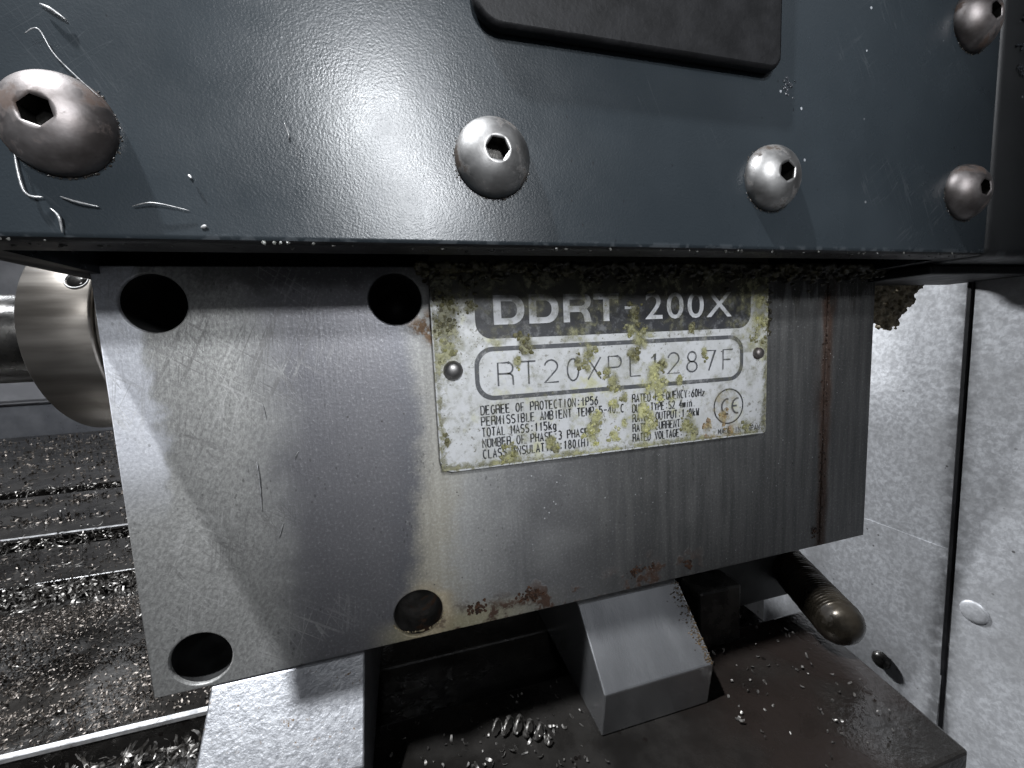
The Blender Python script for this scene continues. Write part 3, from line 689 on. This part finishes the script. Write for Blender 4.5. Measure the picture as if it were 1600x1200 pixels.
# rust nodules along the lower edge
C, Rr, T = [], [], []
for cx, cz, sx, n in ((.0865, .0040, .0035, 90), (.0715, .0034, .0025, 60), (.118, .0040, .0020, 40), (.136, .003, .0016, 30), (.1240, .0045, .0012, 20), (.185, .005, .001, 20)):
    for k in range(n):
        C.append((cx + rng.normal(0, sx * .5), -.0001, max(.0003, cz + rng.normal(0, .0009)))); Rr.append(rng.uniform(.00015, .0005)); T.append(np.array((.075, .032, .014)) * rng.uniform(.3, 1.3))
for k in range(150):
    C.append((.1873 + rng.normal(0, .0007), -.0001, rng.uniform(.001, .088))); Rr.append(rng.uniform(.00012, .0004)); T.append(np.array((.06, .026, .014)) * rng.uniform(.2, 1.2))
for k in range(60):
    a = rng.uniform(3.4, 6.2); C.append((.0568 + math.cos(a) * .0063, -.0001, max(.0004, .0045 + math.sin(a) * .0063 * .6))); Rr.append(rng.uniform(.0001, .0003)); T.append(np.array((.5, .42, .26)) * rng.uniform(.3, 1.2))
tag(link('rust', granules('rust', np.array(C), np.array(Rr), (1, .5, 1), T), 'grime', rt), 'brown rust nodules along the lower edge', kind='stuff')

# ------------------------------------------------------------------ shaft coupling left of the block
CY, CZ, CR = .036, .0785, .0245
cp = thing('shaft_coupling', (-.012, CY, CZ - CR), 'round turned steel collar on a dark shaft, left of the drilled block', 'shaft collar')
def crown(x0, x1, r, c=.0006): return [(x0, r - c * 1.6), (x0 + c * .4, r - c * .4), (x0 + c, r), (x1 - c, r), (x1 - c * .4, r - c * .4), (x1, r - c * 1.6)]
for nm, prof, mt in (('collar', crown(-.0212, -.0078, CR), 'collar'), ('ring', crown(-.0075, .0035, CR - .0002), 'collar'), ('inner_ring', crown(-.0275, -.0210, .0125), 'collar'), ('shaft', crown(-.16, -.0277, .0112), 'darksteel')):
    o = link(nm, lathe_x(nm, prof, CY, CZ, 96), mt, cp, smooth=True)
    o.modifiers.new('split', 'EDGE_SPLIT').split_angle = math.radians(38)
a = math.radians(152)
nrm = Vector((0, math.cos(a), math.sin(a))); pc = Vector((-.0108, CY, CZ)) + nrm * (CR - .0002)
dome('set_screw', pc, nrm, .0019, .0006, 'socket', cp)
tor = [pc + nrm * .0002 + (Vector((1, 0, 0)) * math.cos(t) + nrm.cross(Vector((1, 0, 0))) * math.sin(t)) * .0021 for t in [2 * math.pi * i / 32 for i in range(33)]]
link('screw_rim', tube_me('screw_rim', tor, .0002, 6, False), 'bolt', cp, smooth=True)

# ------------------------------------------------------------------ painted cover over everything
ZC, YC = .0889, -.027
def hood(name, x0, x1, y0, y1, z0, z1, r, lip):
    bm = bmesh.new(); bmesh.ops.create_cube(bm, size=1)
    for q in bm.verts: q.co = ((x0 + x1) / 2 + q.co.x * (x1 - x0), (y0 + y1) / 2 + q.co.y * (y1 - y0), (z0 + z1) / 2 + q.co.z * (z1 - z0))
    bmesh.ops.bevel(bm, geom=bm.edges[:], offset=r, segments=5, profile=.5, affect='EDGES')
    bm.normal_update()
    bot = [f for f in bm.faces if f.normal.z < -.99]
    bmesh.ops.inset_region(bm, faces=bot, thickness=lip)
    bot = [f for f in bm.faces if f.normal.z < -.99 and f.calc_area() > .3 * (x1 - x0) * (y1 - y0)]
    r_ = bmesh.ops.extrude_face_region(bm, geom=bot)
    bmesh.ops.delete(bm, geom=bot, context='FACES')
    for q in r_['geom']:
        if isinstance(q, bmesh.types.BMVert): q.co.z += .05
    return from_bm(name, bm)
cv = thing('machine_cover', (.10, .03, ZC), 'blue-grey painted metal cover with button head bolts, hanging over the steel block', 'machine cover')
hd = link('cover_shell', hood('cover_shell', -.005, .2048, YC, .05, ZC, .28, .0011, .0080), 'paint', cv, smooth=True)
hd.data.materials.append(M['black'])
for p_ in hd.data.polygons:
    if p_.normal.z < -.55: p_.material_index = 1  # underside faces coloured black, shade below the cover painted in
hd.modifiers.new('wn', 'WEIGHTED_NORMAL').keep_sharp = True
bp = link('badge_panel', plate_me('badge_panel', [rrect(.0723, .1347, .1236, .175, (.0050, .0028, .003, .003))], YC - .0024, YC - .0001, .0007), 'black', cv)
tag(bp, 'raised black panel with rounded corners')
bp.data.transform(Matrix.Translation((.0, 0, 0)))
def bolt_mesh(r=.0066, h=.0041, sr=.0018, seg=60):
    v, f = [], []; rings = []
    n = 18
    for i in range(n + 1):
        q = math.radians(4 + 86 * i / n); rr = r * math.cos(q) ** .92; z = h * math.sin(q) ** 1.12
        if rr < sr * 1.30: break
        rings.append((rr, z + .0003))
    rings = [(r * .985, -.0003), (r, .0)] + rings
    for rr, z in rings:
        for k in range(seg):
            a = 2 * math.pi * k / seg; v.append((rr * math.cos(a), -z, rr * math.sin(a)))
    def hexr(a): q = (a % (math.pi / 3)) - math.pi / 6; return 1 / math.cos(q) * .93
    zt = rings[-1][1]
    for q, dz in ((1.12, .0001), (1.0, -.0001)):
        for k in range(seg):
            a = 2 * math.pi * k / seg; rr = sr * hexr(a) * q; v.append((rr * math.cos(a), -(zt + dz), rr * math.sin(a)))
    for i in range(len(rings) + 1):
        for k in range(seg): f.append((i * seg + k, i * seg + (k + 1) % seg, (i + 1) * seg + (k + 1) % seg, (i + 1) * seg + k))
    s, g = [], []
    for q, dz in ((1.0, -.0001), (.97, -.0028)):
        for k in range(seg):
            a = 2 * math.pi * k / seg; rr = sr * hexr(a) * q; s.append((rr * math.cos(a), -(zt + dz), rr * math.sin(a)))
    for k in range(seg): g.append((k, (k + 1) % seg, seg + (k + 1) % seg, seg + k))
    g.append(tuple(range(seg, 2 * seg)))
    return mesh('bolt', v, f), mesh('hex_socket', s, g)
BM, SM = bolt_mesh()
BM.polygons.foreach_set('use_smooth', [True] * len(BM.polygons))
BM.materials.append(M['bolt']); SM.materials.append(M['socket'])
BM2 = BM.copy(); BM2.materials.clear(); BM2.materials.append(M['bolt_dirty'])
for (bx, bz, rot, dirty, lb) in ((.0150, .1039, .35, 1, 'largest looking bolt head, at the left end of the cover'), (.0749, .1037, .1, 0, 'bright bolt head beside the glare'), (.1348, .1037, .6, 0, None), (.1945, .1037, .2, 1, 'tarnished brown bolt head by the lower corner'), (.1938, .1424, .5, 1, None)):
    o = bpy.data.objects.new('bolt', BM2 if dirty else BM); COL.objects.link(o); o.parent = cv
    o.location = Vector((bx, YC, bz)) - cv.location; o.rotation_euler = (0, rot, 0)
    if lb: o['label'] = lb
    s = bpy.data.objects.new('hex_socket', SM); COL.objects.link(s); s.parent = o
# oily grit gathered round and under the bolts
C, Rr, T = [], [], []
for bx, bz in ((.0749, .1037), (.1348, .1037), (.1945, .1037), (.1938, .1424), (.015, .1039)):
    for k in range(95):
        a = rng.uniform(0, 6.28) if k < 40 else rng.normal(-1.57, .7)
        d = .00655 + abs(rng.normal(0, .00022))
        C.append((bx + math.cos(a) * d, YC - .00005, bz + math.sin(a) * d)); Rr.append(rng.uniform(.00006, .00022)); T.append(np.array((.03, .026, .022)) * rng.uniform(.4, 2))
for k in range(160):
    C.append((rng.uniform(.0, .2), YC + rng.uniform(.0, .004), ZC + .0001)); Rr.append(rng.uniform(.0001, .0004)); T.append(np.array((.12, .12, .11)) * rng.uniform(.2, 1.5))
for cx, cz, n in ((.139, .1225, 26), (.2128, .1465, 10), (.2128, .1400, 10), (.2130, .1345, 12)):
    for k in range(n): C.append((cx + rng.normal(0, .0009), YC - .00002, cz + rng.normal(0, .0008))); Rr.append(rng.uniform(.0002, .0004)); T.append((.05, .056, .065))
tag(link('grit', granules('grit', np.array(C), np.array(Rr), (1, .5, 1), T), 'sludge', cv), 'oily grit round the bolt heads', kind='stuff')

nc = thing('neighbour_cover', (.232, .0, .0884), 'charcoal painted panel at the right, past the rounded end of the cover', 'machine cover')
link('panel', box_me('panel', .2052, .2568, YC + .0004, .0, .0886, .28, .0022, 4), 'paint2', nc, smooth=True)
link('seal_strip', box_me('seal_strip', .2040, .2562, -.016, .0085, .0858, .0884, .0006), 'black', nc)

# ragged lump of sludge hanging past the block
C, Rr, T = [], [], []
OUT = [(.214, .0910), (.2520, .0910), (.2500, .0880), (.2480, .0850), (.2445, .0835), (.2440, .0795), (.2405, .0770), (.2385, .0745), (.2350, .0742), (.2372, .0728), (.2370, .0702), (.2290, .0708), (.2270, .0728), (.214, .0735)]
def inside(x, z):
    c = False; n = len(OUT)
    for i in range(n):
        (x1, z1), (x2, z2) = OUT[i], OUT[(i + 1) % n]
        if (z1 > z) != (z2 > z) and x < (x2 - x1) * (z - z1) / (z2 - z1) + x1: c = not c
    return c
while len(C) < 2200:
    px, pz = rng.uniform(.212, .253), rng.uniform(.070, .091)
    if inside(px, pz): C.append((px, .012 + rng.normal(0, .0006), pz)); Rr.append(rng.uniform(.0003, .0010)); T.append(np.array([(.10, .085, .055), (.20, .175, .11), (.30, .22, .12)][rng.choice([0, 1, 2])]) * rng.uniform(.5, 1.3))
tag(link('sludge_lump', granules('sludge_lump', np.array(C), np.array(Rr), (1, .8, 1), T), 'flake', loc=(.23, .012, .088)), 'ragged brown sludge lump hanging under the cover, past the right end of the block', 'sludge'); remesh(COL.objects[-1], .0003)

# ------------------------------------------------------------------ rod with a rounded end
A, B = Vector((.1990, .030, -.0165)), Vector((.1815, -.0135, -.0195)); r = .0068
d = (B - A).normalized(); pts, rs = [], []
for i in range(161):
    t = .93 * i / 160; pts.append(A.lerp(B, t)); rs.append(r * (.965 + .045 * abs(math.sin(i * math.pi / 4)) + .006 * rng.normal()))
for t in (15, 30, 45, 60, 75, 86): q = math.radians(t); pts.append(A.lerp(B, .93) + d * r * .85 * math.sin(q)); rs.append(r * math.cos(q))
rd = link('lever_rod', tube_me('lever_rod', pts, rs, 40), 'rod', loc=(.19, .01, -.0165), smooth=True)
tag(rd, 'thick oily brown rod with a rounded end poking out below the block, before the wall', 'rod')

# ------------------------------------------------------------------ metal shavings
def field(n, xr, yr, z, L, Wd, cl, dens=None):
    X = rng.uniform(*xr, n); Y = rng.uniform(*yr, n)
    keep = np.ones(n, bool) if dens is None else rng.uniform(0, 1, n) < dens(X, Y)
    X, Y = X[keep], Y[keep]; m = len(X)
    Z = z + rng.uniform(0, 1, m) ** 2 * .0012
    return np.stack([X, Y, Z], 1), rng.uniform(*L, m), rng.uniform(*Wd, m), rng.uniform(*cl, m)
def vis(X, Y): return X > -.07 - .72 * Y - .03
def merge(fs): return [np.concatenate([f[i] for f in fs]) for i in range(4)]
def patch(X, Y): return (.35 + .65 * (np.sin(X * 95 + 3 * np.sin(Y * 60)) * np.sin(Y * 130 + X * 40) > -.25)) * vis(X, Y)
# fine wet grit over the slabs
fs = [field(24000, (-.16, .03), (.0305, .104), ZT + .0002, (.0004, .0015), (.0002, .0006), (.2, 2.5), patch),
      field(5000, (-.33, .02), (.133, .176), ZT + .0002, (.0006, .002), (.0003, .0009), (.2, 2), lambda X, Y: .6 * patch(X, Y)),
      field(5000, (-.45, .0), (.20, .29), ZT + .0002, (.001, .004), (.0006, .0015), (.2, 2), lambda X, Y: patch(X, Y) * (np.sin(Y * 150 + X * 5) > .3)),
      field(6000, (-.62, .0), (.31, .60), ZT + .0002, (.001, .004), (.0006, .002), (.2, 2), lambda X, Y: patch(X, Y) * .8)]
o = link('fine_shavings', chips('fine_shavings', *merge(fs), seg=2, flat=.7), 'chipdark'); tag(o, 'fine dark steel shavings scattered over the slotted table', 'shavings', kind='stuff')
# curly shavings heaped in the slots
fs = []
for y0, y1, x0, n, zb in ((.100, .134, -.25, 2600, -.034), (.0085, .0275, -.10, 700, -.0375), (.176, .196, -.32, 900, -.034), (.29, .31, -.42, 700, -.032)):
    X = rng.uniform(x0, .03, n); Y = rng.uniform(y0, y1, n); mid = 1 - ((Y - (y0 + y1) / 2) / ((y1 - y0) / 2)) ** 2
    Z = zb + rng.uniform(0, 1, n) * (.007 * mid)
    fs.append((np.stack([X, Y, Z], 1), rng.uniform(.002, .010, n), rng.uniform(.0003, .0011, n), rng.uniform(.8, 5.5, n)))
n = 520; X = rng.uniform(-.28, .02, n); Y = rng.choice([.04, .06, .085, .097, .14, .155, .168, .205, .215, .24], n) + rng.normal(0, .006, n)
ok = ~((Y > .006) & (Y < .0300)) & (X > -.10 - .75 * Y); X, Y = X[ok], Y[ok]; n = len(X)
fs.append((np.stack([X, Y, np.full(n, ZT + .0012)], 1), rng.uniform(.002, .009, n), rng.uniform(.0003, .0010, n), rng.uniform(.5, 4.5, n)))
o = link('curly_shavings', chips('curly_shavings', *merge(fs), seg=6, flat=1.0), 'chip'); tag(o, 'curled bright steel shavings heaped in the table slots', 'shavings', kind='stuff')
# wet bits in front, between the two sloping blocks and to the right
fs = [field(260, (.045, .098), (-.030, .006), ZT + .0002, (.0004, .002), (.0003, .0008), (.3, 3), lambda X, Y: np.where(Y < -.002, .9, .35)),
      field(160, (.134, .178), (-.035, .03), ZT + .0002, (.0004, .0018), (.0003, .0009), (.3, 3), None)]
o = link('wet_shavings', chips('wet_shavings', *merge(fs), seg=3, flat=.6), 'chip'); tag(o, 'wet steel bits scattered before and between the two sloping blocks', 'shavings', kind='stuff')
# one coiled shaving
v, f = [], []; n = 150; turns = 5.2
P0, P1 = Vector((.0735, -.0035, ZT + .0020)), Vector((.0865, -.0105, ZT + .0020)); ax = (P1 - P0); L = ax.length; ax.normalize(); sd = ax.cross(Vector((0, 0, 1))).normalized(); upv = sd.cross(ax)
for i in range(n):
    t = i / (n - 1); a = t * turns * 2 * math.pi; bow = sd * (-.0018 * math.sin(t * math.pi)); rr = (.0016 + .0005 * math.sin(t * 3)) * (1 + .12 * math.sin(i * .31))
    c = P0 + ax * (L * t) + bow; rad = (sd * math.cos(a) + upv * math.sin(a)) * rr; w = (ax * .8 + sd * .5) * (.00028 + .00022 * math.sin(t * math.pi)) * (1 + .25 * math.sin(i * 1.7))
    v += [c + rad - w, c + rad + w]
for i in range(n - 1): f.append((2 * i, 2 * i + 1, 2 * i + 3, 2 * i + 2))
o = link('coiled_shaving', mesh('coiled_shaving', v, f), 'chip', loc=(.08, -.007, ZT), smooth=True); o.modifiers.new('thick', 'SOLIDIFY').thickness = .00015
tag(o, 'wet coiled steel shaving lying between the two sloping blocks', 'shaving')
# single shavings stuck to the cover and the block
def strand(pts, r, y, lb, mat='sliver', lift=.0004):
    pts = [Vector((p[0], y - lift - .0003 * (i % 2), p[1])) for i, p in enumerate(pts)]
    fine = []
    for i in range(len(pts) - 1):
        p0, p1, p2, p3 = pts[max(i - 1, 0)], pts[i], pts[i + 1], pts[min(i + 2, len(pts) - 1)]
        for k in range(6):
            t = k / 6; fine.append(.5 * ((2 * p1) + (p2 - p0) * t + (2 * p0 - 5 * p1 + 4 * p2 - p3) * t * t + (3 * p1 - p0 - 3 * p2 + p3) * t ** 3))
    fine.append(pts[-1]); n = len(fine)
    rs = [r * .62 * (.35 + .65 * math.sin(math.pi * (i + .6) / (n + .2))) for i in range(n)]
    o = link('metal_shaving', tube_me('metal_shaving', fine, rs, 6), mat, loc=fine[n // 2], smooth=True)
    tag(o, lb, 'shaving', 'single shavings stuck on')
strand([(.0098, .1005), (.0104, .095), (.0121, .0944)], .00028, YC, 'curved shaving stuck on the cover below the leftmost bolt, nearest the picture edge')
strand([(.014, .0946), (.0158, .0939), (.0182, .0934)], .00022, YC, 'straight short shaving on the cover under the leftmost bolt')
strand([(.022, .0936), (.0247, .0941), (.0289, .0933)], .00017, YC, 'thin arched shaving lying right of and below the leftmost bolt')
strand([(.0127, .093), (.0137, .0918), (.0136, .0898)], .00026, YC, 'hooked shaving at the lower edge of the cover, below the leftmost bolt')
strand([(.0134, .1145), (.0151, .1150), (.0164, .112), (.0206, .1073)], .00015, YC, 'hair-thin shaving looped over the top of the leftmost bolt', lift=.0012)
strand([(.0150, .1188), (.0163, .1181), (.0176, .1172)], .00033, YC, 'bright sliver on the cover above the leftmost bolt')
strand([(.0302, .0909), (.0310, .0911)], .00045, YC, 'bright flake at the lower edge of the cover, right of the arched shaving')
strand([(.0294, .0983), (.0298, .0977)], .00035, YC, 'round bright flake on the cover, above the arched shaving')
strand([(.0427, .1066), (.0432, .1047), (.0430, .1042)], .00020, YC, 'short flake on the cover at the left rim of the glare')
strand([(.025, .0485), (.0252, .0444), (.0249, .0371)], .00030, 0, 'long upright sliver stuck on the left half of the steel block')
strand([(.0327, .0481), (.0328, .0488), (.0334, .0499)], .00016, 0, 'tiny bent shaving right of the upright sliver')
strand([(.0277, .0304), (.0282, .0318), (.0289, .0338)], .00020, 0, 'short pale shaving below the upright sliver')
strand([(.0272, .0616), (.0276, .06), (.0278, .0577)], .00012, 0, 'hair-thin shaving above the upright sliver')
